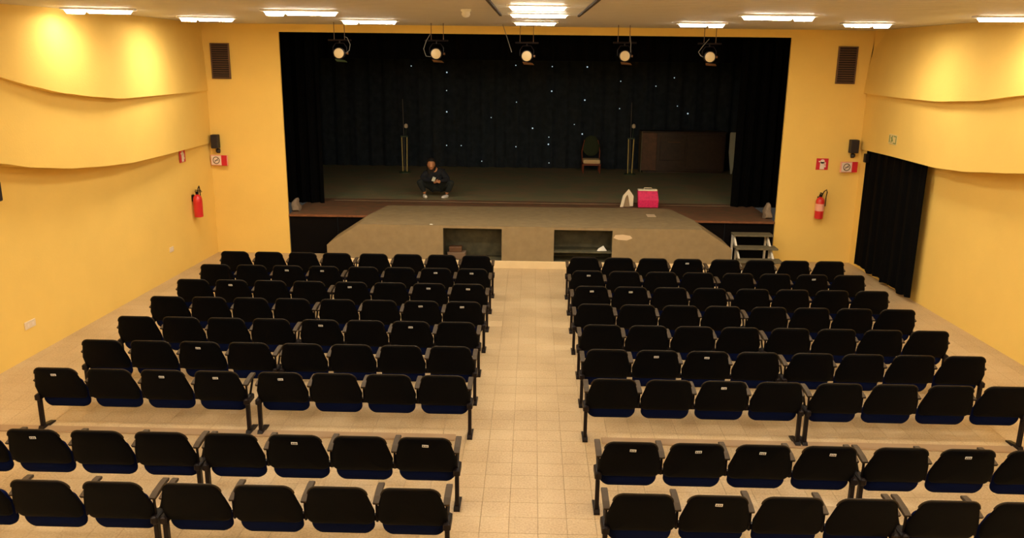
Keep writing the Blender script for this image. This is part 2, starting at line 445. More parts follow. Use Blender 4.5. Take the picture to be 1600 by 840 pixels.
# black box of the stage house
tag(MB().box(-7.0, -6.9, YF+.05, 10.8, 0, 5.6).obj('wall_stage_left', MT['black_velvet']), kind='structure')
tag(MB().box(6.9, 7.0, YF+.05, 10.8, 0, 5.6).obj('wall_stage_right', MT['black_velvet']), kind='structure')
tag(MB().box(-7.0, 7.0, 10.7, 10.8, 0, 5.6).obj('wall_stage_back', MT['black_velvet']), kind='structure')
tag(MB().box(-7.0, 7.0, YF+.05, 10.8, 5.5, 5.6).obj('ceiling_stage', MT['black_velvet']), kind='structure')
tag(MB().box(-6.9, 6.9, YF+.05, YF+.07, 4.48, 5.5).obj('wall_stage_front', MT['black_velvet']), kind='structure')

def drape(x0, x1, y, z0, z1, amp, wl, name, mt, seedv=0, dirx=True, wob=0.0):
    """folded curtain as a thin closed solid"""
    rnd = random.Random(seedv); n = max(8, int(abs(x1-x0)/wl*10)); ph = rnd.random()*6
    zs = [z0, z0+(z1-z0)*.3, z0+(z1-z0)*.65, z1]
    vs = []; fs = []
    for side in (0, 1):
        for zi, z in enumerate(zs):
            k = 1.0 - 0.45*zi/3
            for i in range(n+1):
                u = x0+(x1-x0)*i/n
                f = amp*k*(sin(2*pi*(u-x0)/wl+ph)+0.35*sin(2*pi*(u-x0)/wl*2.3+ph*2))
                zz = z + (wob*sin(u*9)+wob*.6*sin(u*23) if zi == 0 else 0)
                d = y+f+side*0.012
                vs.append((u, d, zz) if dirx else (d, u, zz))
    R = n+1; H = 4*R
    for zi in range(3):
        for i in range(n):
            a = zi*R+i; fs.append((a, a+1, a+R+1, a+R)); fs.append((H+a, H+a+R, H+a+R+1, H+a+1))
    for i in range(n):
        fs.append((i, H+i, H+i+1, i+1)); a = 3*R+i; fs.append((a, a+1, H+a+1, H+a))
    for zi in range(3):
        a = zi*R; fs.append((a, a+R, H+a+R, H+a)); a += n; fs.append((a, H+a, H+a+R, a+R))
    return MB().add(vs, fs).obj(name, mt, smooth=True)

bd = drape(-6.6, 6.6, 10.35, SZ+.004, 5.2, .05, .45, 'backdrop_curtain', MT['star_cloth'], 1)
tag(bd, 'dark backdrop curtain dotted with tiny star lights at the back of the stage', 'curtain')
stars = [(-2.41,2.34),(-1.17,2.2),(-0.47,2.63),(0.5,2.94),(-0.47,1.4),(-1.43,0.98),(-0.01,1.92),(0.45,1.68),(1.15,2.04),(0.44,1.48),
         (2.39,2.49),(2.39,3.23),(1.46,3.6),(0.5,3.6),(-0.5,3.62),(-2.4,3.41),(-2.41,2.92),(-3.38,3.57),(1.42,2.71),(3.36,3.11),
         (3.98,2.58),(4.28,2.38),(-2.01,1.41),(0.47,0.96),(1.38,1.78),(3.85,3.34),(-2.42,1.41)]
m = MB()
for i, (x, z) in enumerate(stars):
    r = .015 if i % 3 else .021
    m.lathe([(.001, -r), (r*.8, -r*.6), (r, 0), (r*.8, r*.6), (.001, r)], (x, 10.255, z), 'y', 8)
tag(m.obj('star_lights', MT['star'], bd), 'tiny bluish white points of light', kind='stuff')
tag(drape(-6.4, -4.42, 4.2, SZ+.004, 4.9, .05, .22, 'side_curtain', MT['black_velvet'], 2), 'black velvet side curtain hanging behind the left proscenium edge', 'curtain', 'side curtains')
tag(drape(4.27, 6.4, 4.5, SZ+.004, 4.9, .05, .22, 'side_curtain', MT['black_velvet'], 3), 'black velvet side curtain hanging behind the right proscenium edge', 'curtain', 'side curtains')
tag(drape(-6.6, 6.6, 5.2, 3.79, 5.3, .04, .4, 'valance_curtain', MT['black_velvet'], 4), 'black valance curtain hanging along the top of the stage', 'curtain')

# apron platform in front of the stage
ap = thing('stage_apron', (0, 2.0, 0), 'taupe carpeted apron platform with sloping sides and two dark openings, in front of the stage', 'platform')
def aobj(mb, name, mt, lab=None, **k):
    o = mb.obj(name, mt, ap, **k); o.location = (0, -2.0, 0)
    if lab: o['label'] = lab
    return o
AT = 0.805
m = MB()
m.box(-3.24, 3.18, 2.0, 2.87, AT-.05, AT)                 # deck
m.add([(-3.24,2.87,AT-.004),(3.18,2.87,AT-.004),(2.87,4.12,SZ+.002),(-3.03,3.98,SZ+.002),
       (-3.24,2.87,AT),(3.18,2.87,AT),(2.87,4.12,SZ+.008),(-3.03,3.98,SZ+.008)],
      [(0,3,2,1),(4,5,6,7),(0,1,5,4),(1,2,6,5),(2,3,7,6),(3,0,4,7)])
aobj(m, 'deck', MT['carpet'])
m = MB(); m.prism([(-3.24, AT-.04), (-3.24, AT), (-3.86, .40), (-3.86, .36)], 2.0, 2.87); aobj(m, 'side_slope', MT['carpet'])
m = MB(); m.prism([(3.18, AT-.04), (3.18, AT), (3.74, .44), (3.74, .40)], 2.0, 2.87); aobj(m, 'side_slope', MT['carpet'])
m = MB(); m.box(-3.86, -3.82, 2.0, 2.87, 0, .40); aobj(m, 'end_cheek', MT['carpet'])
m = MB(); m.box(3.70, 3.74, 2.0, 2.87, 0, .44); aobj(m, 'end_cheek', MT['carpet'])
# front face with the two openings
OL = (-1.66, -0.56); OR = (0.42, 1.51); OT = 0.755
m = MB()
m.prism([(-3.86,.14),(OL[0],.14),(OL[0],AT),(-3.24,AT),(-3.86,.40)], 1.98, 2.01)
m.prism([(OR[1],.14),(3.74,.14),(3.74,.44),(3.18,AT),(OR[1],AT)], 1.98, 2.01)
m.box(OL[1], OR[0], 1.98, 2.01, .14, AT)
m.box(OL[0], OL[1], 1.98, 2.01, OT, AT); m.box(OR[0], OR[1], 1.98, 2.01, OT, AT)
aobj(m, 'front_face', MT['carpet'])
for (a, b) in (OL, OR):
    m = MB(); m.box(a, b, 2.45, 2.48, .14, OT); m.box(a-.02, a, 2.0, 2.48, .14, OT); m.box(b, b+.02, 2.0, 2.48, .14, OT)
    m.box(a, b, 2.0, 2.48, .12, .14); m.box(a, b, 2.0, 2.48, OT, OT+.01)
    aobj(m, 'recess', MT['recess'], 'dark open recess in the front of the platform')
aobj(MB().cbox(-3.87, 3.75, 1.955, 2.0, 0.0, .145, .004), 'plinth', MT['cream'], 'cream plinth along the foot of the platform')
m = MB(); m.add([(1.53,1.975,.62),(1.62,1.975,.585),(1.78,1.975,.575),(1.88,1.975,.62),(1.84,1.975,.665),(1.70,1.975,.685),(1.56,1.975,.675),
                 (1.53,1.981,.62),(1.62,1.981,.585),(1.78,1.981,.575),(1.88,1.981,.62),(1.84,1.981,.665),(1.70,1.981,.685),(1.56,1.981,.675)],
                [tuple(range(7))]+[tuple(range(13,6,-1))]+[(i,(i+1)%7,7+(i+1)%7,7+i) for i in range(7)])
aobj(m, 'pale_patch', MT['pale_tape'], 'pale oval patch on the front')  # thin oval slab, paler than the front face
aobj(MB().box(2.31, 2.48, 3.15, 3.42, .806, .812), 'pale_tape', MT['pale_tape'], 'pale square of tape on the deck')
# things lying in the recesses
t = thing('cardboard_box', (-1.42, 2.16, .14), 'low brown box stack at the left inside the left platform opening', 'box')
MB().cbox(-.17, .17, -.1, .12, 0, .13, .006).obj('lower_box', MT['brownbox'], t)
MB().cbox(-.14, .10, -.08, .1, .13, .23, .006).obj('upper_box', MT['mid_wood'], t)
m = MB(); m.add([(-.09,0,0),(.10,.02,0),(.08,.1,0),(-.07,.11,0),(-.05,.02,.05),(.03,.02,.10),(.07,.06,.02),(-.06,.08,.03)],
                [(3,2,1,0),(0,1,5,4),(1,2,6,5),(2,3,7,6),(3,0,4,7),(4,5,6,7)])
o = m.obj('crumpled_paper', MT['paper'], None, loc=(1.33, 2.12, .3335)); tag(o, 'crumpled white paper lying on the shelf in the right platform opening', 'paper')
aobj(MB().box(OR[0], OR[1], 2.02, 2.45, .31, .333), 'recess_shelf', MT['recess'])
o = MB().add([(-.03,-.012,0),(.01,-.018,0),(.035,.0,0),(-.01,.02,0),(-.02,-.006,.012),(.02,0,.008),(-.008,.012,.006)],
             [(3,2,1,0),(0,1,4),(1,2,5,4),(2,3,6,5),(3,0,4,6),(4,5,6)]).obj('paper_scrap', MT['paper'], None, loc=(-1.89, 2.06, AT))
tag(o, 'small white scrap of paper at the front edge of the taupe platform', 'paper')

# wooden steps at the right
t = thing('stage_steps', (4.27, 2.4, 0), 'open step unit with three olive treads at the right end of the stage', 'steps')
for k, (yy, z) in enumerate(((2.10, .215), (2.40, .40), (2.70, .595))):
    MB().cbox(-.36-.02*(k < 2), .40+.02*(2-k), yy-2.4-.14, yy-2.4+.14, z-.035, z, .005).obj('tread', MT['step_tread'], t)
for x in (-.345, .30):
    m = MB()
    m.prism([(-.44,0),(-.38,0),(.36,.50),(.36,.56),(.30,.56),(-.44,.06)], x, x+.035, 'x')
    m.box(x, x+.035, .40, .44, 0, .56)
    m.obj('stringer', MT['white_paint'], t)
    for yy, z in ((-.22, .18), (.08, .365)):
        MB().box(x, x+.035, yy-.02, yy+.02, 0, z).obj('post', MT['white_paint'], t)

# beige cloth bundles by the proscenium
for s, x, yy, w_, h_, lab in ((-1, -4.77, 3.25, .09, .27, 'beige cloth bundle at the left end of the stage edge'), (1, 4.70, 3.25, .12, .32, 'beige cloth bundle at the right end of the stage edge')):
    m = MB(); ol = [(.5*w_*cos(a)*(1+.1*sin(3*a)), h_/2+h_/2*sin(a)*(1 if sin(a) > 0 else 1)) for a in [2*pi*k/16 for k in range(16)]]
    ol = [(-.08,0),(.08,0),(.085,.08),(.07,.17),(.05,.23),(.02,h_),(-.02,h_-.01),(-.055,.20),(-.07,.13),(-.085,.06)]
    m.pillow(ol, .14, lambda u, v, tt: (u+.02*sin(v*30), tt*(1-v*1.2), v), sharp=8)
    o = m.obj('cloth_bundle', MT['cloth_beige'], None, smooth=True, loc=(x, yy, SZ)); tag(o, lab, 'cloth')

# ------------------------------------------------------------ seat benches
P4 = 0.56
def rounded(w_top, w_mid, w_bot, z0, z1, zm, rt_, rb, n=5):
    pts = []
    def arc(cx, cz, r, a0, a1):
        for k in range(n+1):
            a = a0+(a1-a0)*k/n; pts.append((cx+r*cos(a), cz+r*sin(a)))
    arc(w_top/2-rt_, z1-rt_, rt_, pi/2*.9, .12); pts.append((w_mid/2, zm)); arc(w_bot/2-rb, z0+rb, rb, -.1, -pi/2)
    for (x, z) in list(reversed(pts)): pts.append((-x, z))
    return pts
back_ol = rounded(.455, .545, .525, .365, .740, .50, .085, .05)
def back_fn(u, z, t): return (u, .30*u*u - .02 - (z-.36)*.29 + t + .02, z)
back_me = MB().pillow(back_ol, .020, back_fn, rings=(.4, .7, .9, .975, 1.0), sharp=8).mesh('backrest', MT['black_plastic'], True)
pad_ol = rounded(.44, .50, .50, .253, .60, .45, .06, .075)
def pad_fn(u, z, t): return (u, .24*u*u + .072 - (z-.255)*.235 + t, z - .006 - .016*(1-(u/.24)**2)*(1 if z < .4 else 0))
pad_me = MB().pillow(pad_ol, .042, pad_fn, rings=(.4, .7, .9, .975, 1.0), sharp=6).mesh('seat', MT['navy'], True)
m = MB(); pts = []
m.prism([(.0,.54),(.08,.55),(.20,.568),(.25,.568),(.262,.580),(.255,.595),(.20,.598),(.06,.585),(-.02,.565)], -.026, .026, 'x')
arm_top = m
m2 = MB(); m2.tube([(0,.225,.575),(0,.21,.52),(0,.15,.44),(0,.10,.38)], .012, 6); m2.tube([(0,.02,.56),(0,.02,.48),(0,.03,.38)], .011, 6)
armpad_me = m.mesh('armrest', MT['arm'], bevel=.006)
armsup_me = m2.mesh('armrest_support', MT['black_metal'], True)
m = MB(); m.cbox(-.018, .018, -.005, .045, .01, .36, .004); m.cbox(-.030, .030, -.03, .16, .335, .405, .012)
m.prism([(-.03,0),(.21,0),(.21,.014),(.05,.045),(-.015,.045),(-.03,.02)], -.027, .027, 'x')
leg_me = m.mesh('leg', MT['black_metal'])
m = MB(); m.cbox(-1.10, 1.10, .105, .15, .335, .385, .005)
beam_me = m.mesh('beam', MT['black_metal'])
m = MB(); m.box(-.027, .027, -.0015, .0015, -.0125, .0125); m.cur = 1
for a, b in ((-.020, -.012), (-.004, .003), (.010, .018)):
    m.box(a, b, -.0022, -.0014, -.008, .008)
plate_me = m.mesh('number_plate', [MT['plate'], MT['ink']])

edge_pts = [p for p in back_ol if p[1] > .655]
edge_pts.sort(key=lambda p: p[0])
edge_me = MB().tube([back_fn(u*1.0, z+.001, 0) for u, z in edge_pts], .0075, 6).mesh('rim_highlight', MT['edge'], True)  # tube along the backrest top, coloured as its lit rim
def bench(x, y, plates, label, group):
    t = thing('seat_bench', (x, y, 0), label, 'seats', group)
    link('beam', beam_me, t)
    for lx in (-1.107, 1.107): link('leg', leg_me, t, (lx, 0, 0))
    for k in range(4):
        xx = (k-1.5)*P4
        b = link('backrest', back_me, t, (xx, 0, 0))
        link('rim_highlight', edge_me, b)
        jr = random.uniform(-.012, .012)
        s_ = link('seat', pad_me, t, (xx, random.uniform(0, .012), 0)); s_.rotation_euler.x = jr
        if k in plates:
            p = link('number_plate', plate_me, b, (random.uniform(-.02, .02), -.110, .668))
            p.rotation_euler = (radians(16), radians(random.uniform(-3, 3)), 0)
            p['label'] = 'small white seat number plate'
    for k in range(5):
        xx = (k-2)*P4
        if k == 0: xx += .015
        if k == 4: xx -= .015
        a = link('armrest', armpad_me, t, (xx, 0, 0)); link('armrest_support', armsup_me, a)
    return t
ROWY = [0.0, -.872, -1.745, -2.617, -3.489, -4.362, -5.234, -6.655, -7.516]
ROWN = ['front row nearest the stage', 'second row from the stage', 'third row from the stage', 'fourth row from the stage',
        'fifth row from the stage', 'sixth row from the stage', 'seventh row before the wide gap', 'row just behind the wide gap', 'nearest row at bottom of picture']
plates = {('L',1):[5,4,1,0],('L',2):[6,3,1,0],('L',3):[1,0],('L',4):[3,1],('L',5):[5],('L',6):[7,5,4,3],('L',7):[6,2,0],
          ('R',0):[3],('R',1):[6,0],('R',2):[0,1],('R',5):[1,2],('R',6):[2],('R',7):[0,1,2,3,5],('R',8):[1]}
AL, AR, GAP = .623, .579, .047
xj = {('L',3): .004, ('L',4): -.012, ('L',6): .008, ('R',3): -.008, ('R',4): .012, ('R',6): -.01, ('R',7): .008}
for r in range(9):
    for s, nm, a, side in ((-1, 'L', AL, 'left'), (1, 'R', AR, 'right')):
        for u in (0, 1):
            cx = s*(a + 2*P4 + u*(4*P4+GAP)) + xj.get((nm, r), 0)
            ks = [k-4*u for k in plates.get((nm, r), []) if 4*u <= k < 4*u+4]
            loc_k = [(k if s > 0 else 3-k) for k in ks]
            lab = 'black four-seat bench, %s side of %s block, %s' % ('aisle' if u == 0 else 'wall', side, ROWN[r])
            bench(cx - (.05 if (r, nm, u) == (6, 'L', 1) else 0), ROWY[r], loc_k, lab, 'tip-up seat benches, %s block' % side)

# ------------------------------------------------------------ hanging spotlights
def spot(x, z, rods, loop, label, extra=None):
    y = 1.5
    t = thing('spotlight', (x, y, CEIL), label, 'spotlight', 'hanging stage spotlights')
    dz = z-CEIL
    MB().lathe([(.060,.24),(.075,.22),(.098,.05),(.102,.0),(.094,-.005)], (0,0,dz), 'y', 20).obj('housing', MT['black_metal'], t, smooth=True)
    MB().lathe([(.084,0),(.084,-.012),(.058,-.022),(.02,-.026)], (0,-.004,dz), 'y', 24).obj('lamp_face', MT['lens'], t, smooth=True)
    m = MB(); m.tube([(-.118,.08,dz),(-.118,.08,dz+.10),(-.07,.08,dz+.17),(.07,.08,dz+.17),(.118,.08,dz+.10),(.118,.08,dz)], .008, 6)
    m.tube([(0,.08,dz+.17),(0,.08,dz+.22)], .012, 6); m.obj('yoke', MT['black_metal'], t, smooth=True)
    MB().lathe([(.012,-.0),(.02,.0),(.02,.03),(.012,.03)], (.115,.08,dz), 'x', 10).obj('side_knob', MT['amber'], t)
    MB().tube([(-.2,.08,dz+.22),(.2,.08,dz+.22)], .014, 8).obj('hanging_bar', MT['black_metal'], t)
    for rx in rods:
        MB().tube([(rx, .08, -.0),(rx, .08, dz+.22)], .006, 6).obj('rod', MT['rod'], t)
    MB().tube([(p[0], .05, dz+p[1]) for p in loop], .006, 6).obj('cable', MT['cable'], t, smooth=True)
    MB().add([(-.07,-.02,dz-.10),(.10,-.02,dz-.12),(.13,.04,dz-.15),(-.05,.04,dz-.14),(-.07,-.016,dz-.096),(.10,-.016,dz-.116),(.13,.044,dz-.146),(-.05,.044,dz-.136)],
             [(3,2,1,0),(4,5,6,7),(0,1,5,4),(1,2,6,5),(2,3,7,6),(3,0,4,7)]).obj('barn_door', MT['darkgreen'] if label[0] == 'l' else MT['amber'], t)
    return t
spot(-3.38, 3.90, (-.09, .09), [(.09,.28),(.14,.26),(.19,.15),(.17,.05),(.1,0)], 'leftmost of the five hanging spotlights, with a pale round face')
spot(-1.70, 3.91, (-.09, .12), [(-.1,.33),(-.17,.22),(-.22,.08),(-.18,-.04),(-.1,-.05)], 'second hanging spotlight from the left, cable loop on its left')
spot(-0.14, 3.89, (-.12, .11), [(-.42,.52),(-.34,.30),(-.26,.06)], 'middle hanging spotlight with a slanting cable at its left')
spot(1.54, 3.91, (-.12, .08), [(.08,.35),(.1,.2),(.1,.06)], 'fourth hanging spotlight from the left, dimmer round face')
spot(2.99, 3.91, (-.10, .10), [(-.02,.30),(-.12,.18),(-.19,.08),(-.15,.02),(-.1,0)], 'rightmost of the five hanging spotlights')

# ------------------------------------------------------------ things on the front wall
def vent(x0, x1, z0, z1, label):
    t = thing('wall_vent', ((x0+x1)/2, YF, z0), label, 'vent', 'dark wall vents'); w_ = (x1-x0)/2; h = z1-z0
    MB().box(-w_, w_, -.012, 0, 0, h).obj('backing', MT['vent_dark'], t)
    m = MB(); m.box(-w_-.01, -w_+.012, -.035, 0, 0, h); m.box(w_-.012, w_+.01, -.035, 0, 0, h); m.box(-w_, w_, -.035, 0, 0, .012); m.box(-w_, w_, -.035, 0, h-.012, h)
    m.obj('frame', MT['vent'], t)
    n = 16; sm = MB().prism([(-.034, 0), (-.030, .003), (-.012, .022), (-.014, .018)], -w_+.012, w_-.012, 'x').mesh('slat', MT['vent'])
    for k in range(n): link('slat', sm, t, (0, 0, .02+(h-.05)*k/(n-1)))
vent(-6.13, -5.79, 3.40, 4.06, 'dark slatted vent high on the front wall left of the stage')
vent(5.655, 5.995, 3.45, 4.13, 'dark slatted vent high on the front wall right of the stage')

def speaker(x, y, z, w_, h, rz, label, mount):
    t = thing('wall_speaker', (x, y, z), label, 'speaker', 'small black wall speakers', rz)
    MB().cbox(-w_/2, w_/2, -.16, -.02, 0, h, .008).obj('cabinet', MT['speaker'], t)
    MB().cbox(-w_/2+.012, w_/2-.012, -.166, -.159, .015, h-.015, .003).obj('grille', MT['vent_dark'], t)
    m = MB(); m.lathe([(.02,-.09),(.045,-.075),(.045,-.03),(.02,-.015)], (.02,-.03,0), 'z', 12); m.box(-.01,.05,-.03,0,-.10,-.02); m.obj('bracket', MT['speaker'], t)
speaker(-6.15, YF, 2.09, .135, .26, .0, 'small black speaker on the front wall beside the left wall band', 0)
speaker(6.10, YF, 2.17, .15, .25, .0, 'small black speaker on the front wall beside the right wall band', 0)
speaker(-6.62, -3.45, 2.12, .15, .24, radians(90), 'small black speaker on the left wall, cut by the picture edge', 0)

def warn_sign(x, z, rz, label):
    t = thing('warning_sign', (x, 2.82, z), label, 'sign', 'pink and red warning signs', rz)
    MB().cbox(-.17, .17, -.02, .02, 0, .20, .003).obj('board', MT['sign_pink'], t)
    MB().box(-.155, .045, -.024, -.019, .015, .185).obj('white_field', MT['sign_white'], t)
    MB().box(.055, .165, -.026, -.019, .0, .20).obj('red_field', MT['sign_red'], t)
    m = MB(); n = 20
    vs = []; fs = []
    for k in range(n):
        a = 2*pi*k/n
        for r in (.072, .058):
            for yy in (-.027, -.023): vs.append((-.055+r*cos(a), yy, .10+r*sin(a)))
    for k in range(n):
        a, b = 4*k, 4*((k+1)%n); fs += [(a, b, b+2, a+2), (a+1, a+3, b+3, b+1), (a, a+1, b+1, b), (a+2, b+2, b+3, a+3)]
    m.add(vs, fs); m.prism([(-.105,.058),(-.098,.051),(-.005,.142),(-.012,.149)], -.027, -.023)
    m.obj('prohibition_mark', MT['amber'], t)
    m = MB(); m.box(-.09,-.02,-.0265,-.0245,.095,.105); m.box(-.03,-.02,-.0265,-.0245,.105,.12); m.obj('cigarette_mark', MT['ink'], t)
    MB().box(-.03, .03, .02, .10, .05, .15).obj('mount', MT['sign_pink'], t)
warn_sign(-6.10, 1.755, radians(-8), 'pink and red no-smoking sign under the left wall speaker')
warn_sign(6.05, 1.80, radians(10), 'pink and red no-smoking sign under the right wall speaker')

def ext_sign(loc, rz, label):
    t = thing('extinguisher_sign', loc, label, 'sign', 'fire extinguisher signs', rz)
    MB().cbox(-.115, .115, -.008, 0, 0, .22, .002).obj('board', MT['sign_red'], t)
    m = MB(); m.box(-.042, .042, -.012, -.007, .012, .155); m.lathe([(.042,-.012),(.042,-.007)], (0,0,.16), 'y', 14); m.box(-.072,-.042,-.012,-.007,.15,.17)
    m.box(.045,.07,-.012,-.007,.05,.09); m.box(.05,.065,-.012,-.007,.10,.15)
    m.obj('white_symbol', MT['sign_white'], t)
ext_sign((5.565, YF, 1.83), 0, 'red and white fire extinguisher sign on the front wall right of the stage')
ext_sign((-wall_x(1.65)+.012, 1.65, 1.96), radians(90)-.045, 'red fire extinguisher sign on the left wall, seen nearly edge-on')

def extinguisher(x, y, z, rz, label):
    t = thing('fire_extinguisher', (x, y, z), label, 'fire extinguisher', 'fire extinguishers', rz)
    MB().lathe([(.05,0),(.08,.01),(.083,.03),(.083,.34),(.07,.39),(.035,.42),(.025,.43)], (0,-.10,0), 'z', 20).obj('cylinder', MT['red'], t, smooth=True)
    m = MB(); m.lathe([(.022,.43),(.03,.435),(.03,.47),(.018,.48)], (0,-.10,0), 'z', 10); m.box(-.012,.012,-.19,-.06,.475,.487); m.box(-.012,.012,-.18,-.07,.50,.512)
    m.obj('valve', MT['black_metal'], t)
    MB().tube([(.02,-.10,.455),(.06,-.10,.54),(.10,-.10,.57),(.115,-.10,.52),(.10,-.11,.44),(.095,-.12,.25)], .010, 8).obj('hose', MT['black_metal'], t, smooth=True)
    MB().box(-.03,.03,-.03,0,.30,.42).obj('bracket', MT['black_metal'], t)
    MB().lathe([(.0842,.16),(.0842,.30)], (0,-.10,0), 'z', 20).obj('label_band', MT['sign_pink'] if rz == 0 else MT['red'], t, smooth=True)
extinguisher(5.57, YF, .89, 0, 'red fire extinguisher hanging on the front wall right of the stage')
extinguisher(-wall_x(1.93)+.005, 1.93, .90, radians(90)-.045, 'red fire extinguisher hanging on the left side wall')

# exit door curtain on the right wall
ct = thing('door_curtain', (6.3, 1.25, 0), 'tall black curtain over the doorway in the right wall, under the exit sign', 'curtain')
o = drape(.12, 2.55, 0, .07, 2.285, .028, .34, 'cloth', MT['black_velvet'], 9, dirx=False, wob=.018)
o.parent = ct; o.location = (-.04, -1.25, 0)
MB().tube([(0,-1.2,2.29),(0,1.34,2.29)], .014, 8).obj('rail', MT['black_metal'], ct, loc=(-.04,0,0))
MB().cbox(-.07,.0,.95,1.05,2.04,2.2,.006).obj('tie_back', MT['black_metal'], ct, loc=(-.05,.2,0))

t = thing('exit_sign', (6.135, 1.18, 2.50), 'small pale exit sign with green pictogram on the right wall band above the black curtain', 'sign', None, radians(-90)+.02)
MB().cbox(-.16, .16, -.015, .02, 0, .17, .003).obj('plate', MT['exit_plate'], t)
m = MB()
m.prism([(-.13,.03),(-.11,.03),(-.11,.15),(-.13,.15)], -.019, -.014)
m.prism([(.03,.02),(.13,.02),(.13,.15),(.03,.15),(.03,.135),(.115,.135),(.115,.035),(.03,.035)], -.019, -.014)
m.prism([(-.06,.03),(-.045,.03),(-.02,.075),(.005,.05),(.015,.06),(-.015,.10),(-.02,.125),(-.055,.125),(-.075,.10),(-.065,.095),(-.05,.11),(-.04,.11),(-.045,.08)], -.019, -.014)
m.lathe([(.012,-.019),(.012,-.014)], (-.02,0,.14), 'y', 10)
m.obj('green_pictogram', MT['sign_green'], t)

def socket(y, z, w_, h, label):
    t = thing('wall_socket', (-wall_x(y), y, z), label, 'socket', 'pale wall sockets', radians(90)-.045)
    MB().cbox(-w_/2, w_/2, -.015, 0, 0, h, .004).obj('plate', MT['socket'], t)
    m = MB()
    for k in (-1, 1): m.cbox(k*w_*.22-.02, k*w_*.22+.02, -.019, -.014, h*.25, h*.75, .002)
    m.obj('outlets', MT['sign_white'], t)
socket(.95, .46, .14, .09, 'small pale wall socket low on the left wall, beside the front seats')
socket(-3.05, .38, .22, .10, 'larger pale wall socket low on the left wall, nearer the viewer')
for s, x, y, z, lab in ((-1, 6.19, -.20, 3.0, 'tiny dark sensor on the left wall band'), (1, 6.15, -.02, 3.09, 'tiny dark sensor on the right wall band')):
    t = thing('wall_sensor', (s*x, y, z), lab, 'sensor', 'tiny wall sensors', radians(-90*s))
    MB().cbox(-.04,.04,-.03,.02,0,.05,.004).obj('body', MT['vent'], t); MB().cbox(-.025,.025,-.035,.0,.05,.09,.004).obj('cap', MT['arm'], t)
t = thing('smoke_detector', (-.82, -3.16, CEIL), 'round white smoke detector on the ceiling left of the pale panel', 'smoke detector')
MB().lathe([(.06,0),(.06,-.02),(.05,-.03)], (0,0,0), 'z', 20).obj('base', MT['lamp_body'], t, smooth=True)
MB().lathe([(.045,-.03),(.05,-.06),(.035,-.085),(.01,-.095)], (0,0,0), 'z', 20).obj('head', MT['lamp_body'], t, smooth=True)

# ------------------------------------------------------------ things on the stage
def brass_stand(x, y, top, knob, label):
    t = thing('brass_stand', (x, y, SZ), label, 'stand', 'brass stands at the back of the stage')
    MB().lathe([(.16,0),(.16,.02),(.05,.04),(.03,.06)], (0,0,0), 'z', 18).obj('base', MT['darkgreen'], t, smooth=True)
    for s in (-1, 1): MB().tube([(s*.055,0,.03),(s*.07,0,.95)], .018, 10).obj('brass_tube', MT['brass'], t, smooth=True)
    MB().tube([(0,.02,.03),(-.03,.02,top-SZ)], .007, 6).obj('pole', MT['cable'], t)
    MB().cbox(-.095,.095,-.02,.02,.945,.985,.005).obj('cross_piece', MT['darkgreen'], t)
    m = MB(); m.lathe([(.012,0),(.045,.02),(.05,.06),(.042,.10),(.01,.125)], (.05,0,knob-SZ-.06), 'z', 14); m.obj('cream_knob', MT['cream_knob'], t, smooth=True)
    MB().tube([(.03,0,.98),(.05,0,knob-SZ-.05)], .010, 6).obj('neck', MT['darkgreen'], t)
brass_stand(-3.42, 9.0, 2.74, 2.04, 'slim brass stand with a cream knob at the back of the stage, left')
brass_stand(2.64, 9.3, 2.71, 2.09, 'slim shiny brass stand with a cream knob at the back of the stage, right')

t = thing('stage_chair', (1.61, 9.6, SZ), 'wooden chair with dark olive rounded back and cream cushion at the back of the stage', 'chair')
ol = [( .22*cos(a)*(1.0 if sin(a) > 0 else 1.12), .70+.28*sin(a)) for a in [2*pi*k/24 for k in range(24)]]
MB().pillow(ol, .04, lambda u, v, tt: (u, .24+.10*(v-.5)+tt, v)).obj('backrest', MT['olive'], t, smooth=True)
MB().cbox(-.23,.23,-.22,.20,.26,.37,.02).obj('seat_cushion', MT['cushion'], t)
MB().cbox(-.25,.25,-.24,.24,.21,.26,.01).obj('seat_frame', MT['red_wood'], t)
for x in (-.225, .225):
    MB().tube([(x,-.21,0),(x,-.21,.24)], [.016,.022], 8).obj('leg', MT['red_wood'], t)
    MB().tube([(x,.22,0),(x,.22,.24)], [.016,.022], 8).obj('leg', MT['red_wood'], t)
    MB().tube([(x*1.02,.22,.24),(x*1.1,.24,.55),(x*.8,.27,.85)], .016, 8).obj('back_post', MT['red_wood'], t, smooth=True)

t = thing('wooden_cabinet', (4.15, 9.75, SZ), 'long low dark wooden cabinet at the back right of the stage', 'cabinet')
MB().cbox(-1.15, 1.12, 0, .45, .04, 1.10, .01).obj('body', MT['dark_wood'], t)
MB().cbox(-1.18, 1.15, -.02, .47, 1.10, 1.13, .006).obj('top', MT['dark_wood'], t)
MB().cbox(-1.15, -.75, -.02, .0, .06, 1.08, .006).obj('door', MT['mid_wood'], t)
MB().cbox(-.66, .02, -.018, .0, .34, .98, .006).obj('door', MT['dark_wood'], t)
d_ = MB().cbox(.06, 1.08, -.018, .0, .10, 1.04, .006).obj('door', MT['dark_wood'], t)
MB().cbox(-.45, -.12, -.03, -.018, .83, .85, .003).obj('handle', MT['amber'], t)
MB().box(-1.18, -1.155, -.03, .47, 0, 1.12).obj('edge_post', MT['step_tread'], t)
MB().box(-1.1, 1.07, .03, .42, 0, .04).obj('plinth', MT['dark_wood'], t)
t = thing('pale_board', (5.42, 9.55, SZ), 'narrow pale greenish board leaning beside the dark cabinet at the right curtain', 'board')
MB().prism([(-.09,1.12),(-.07,1.14),(.07,1.14),(.10,1.08),(.10,.55),(.03,.02),(-.01,.02),(-.09,.60)], 0, .03).obj('board', MT['pale_board'], t)
MB().box(-.02, .04, .005, .025, 0, .02).obj('foot', MT['dark_wood'], t)

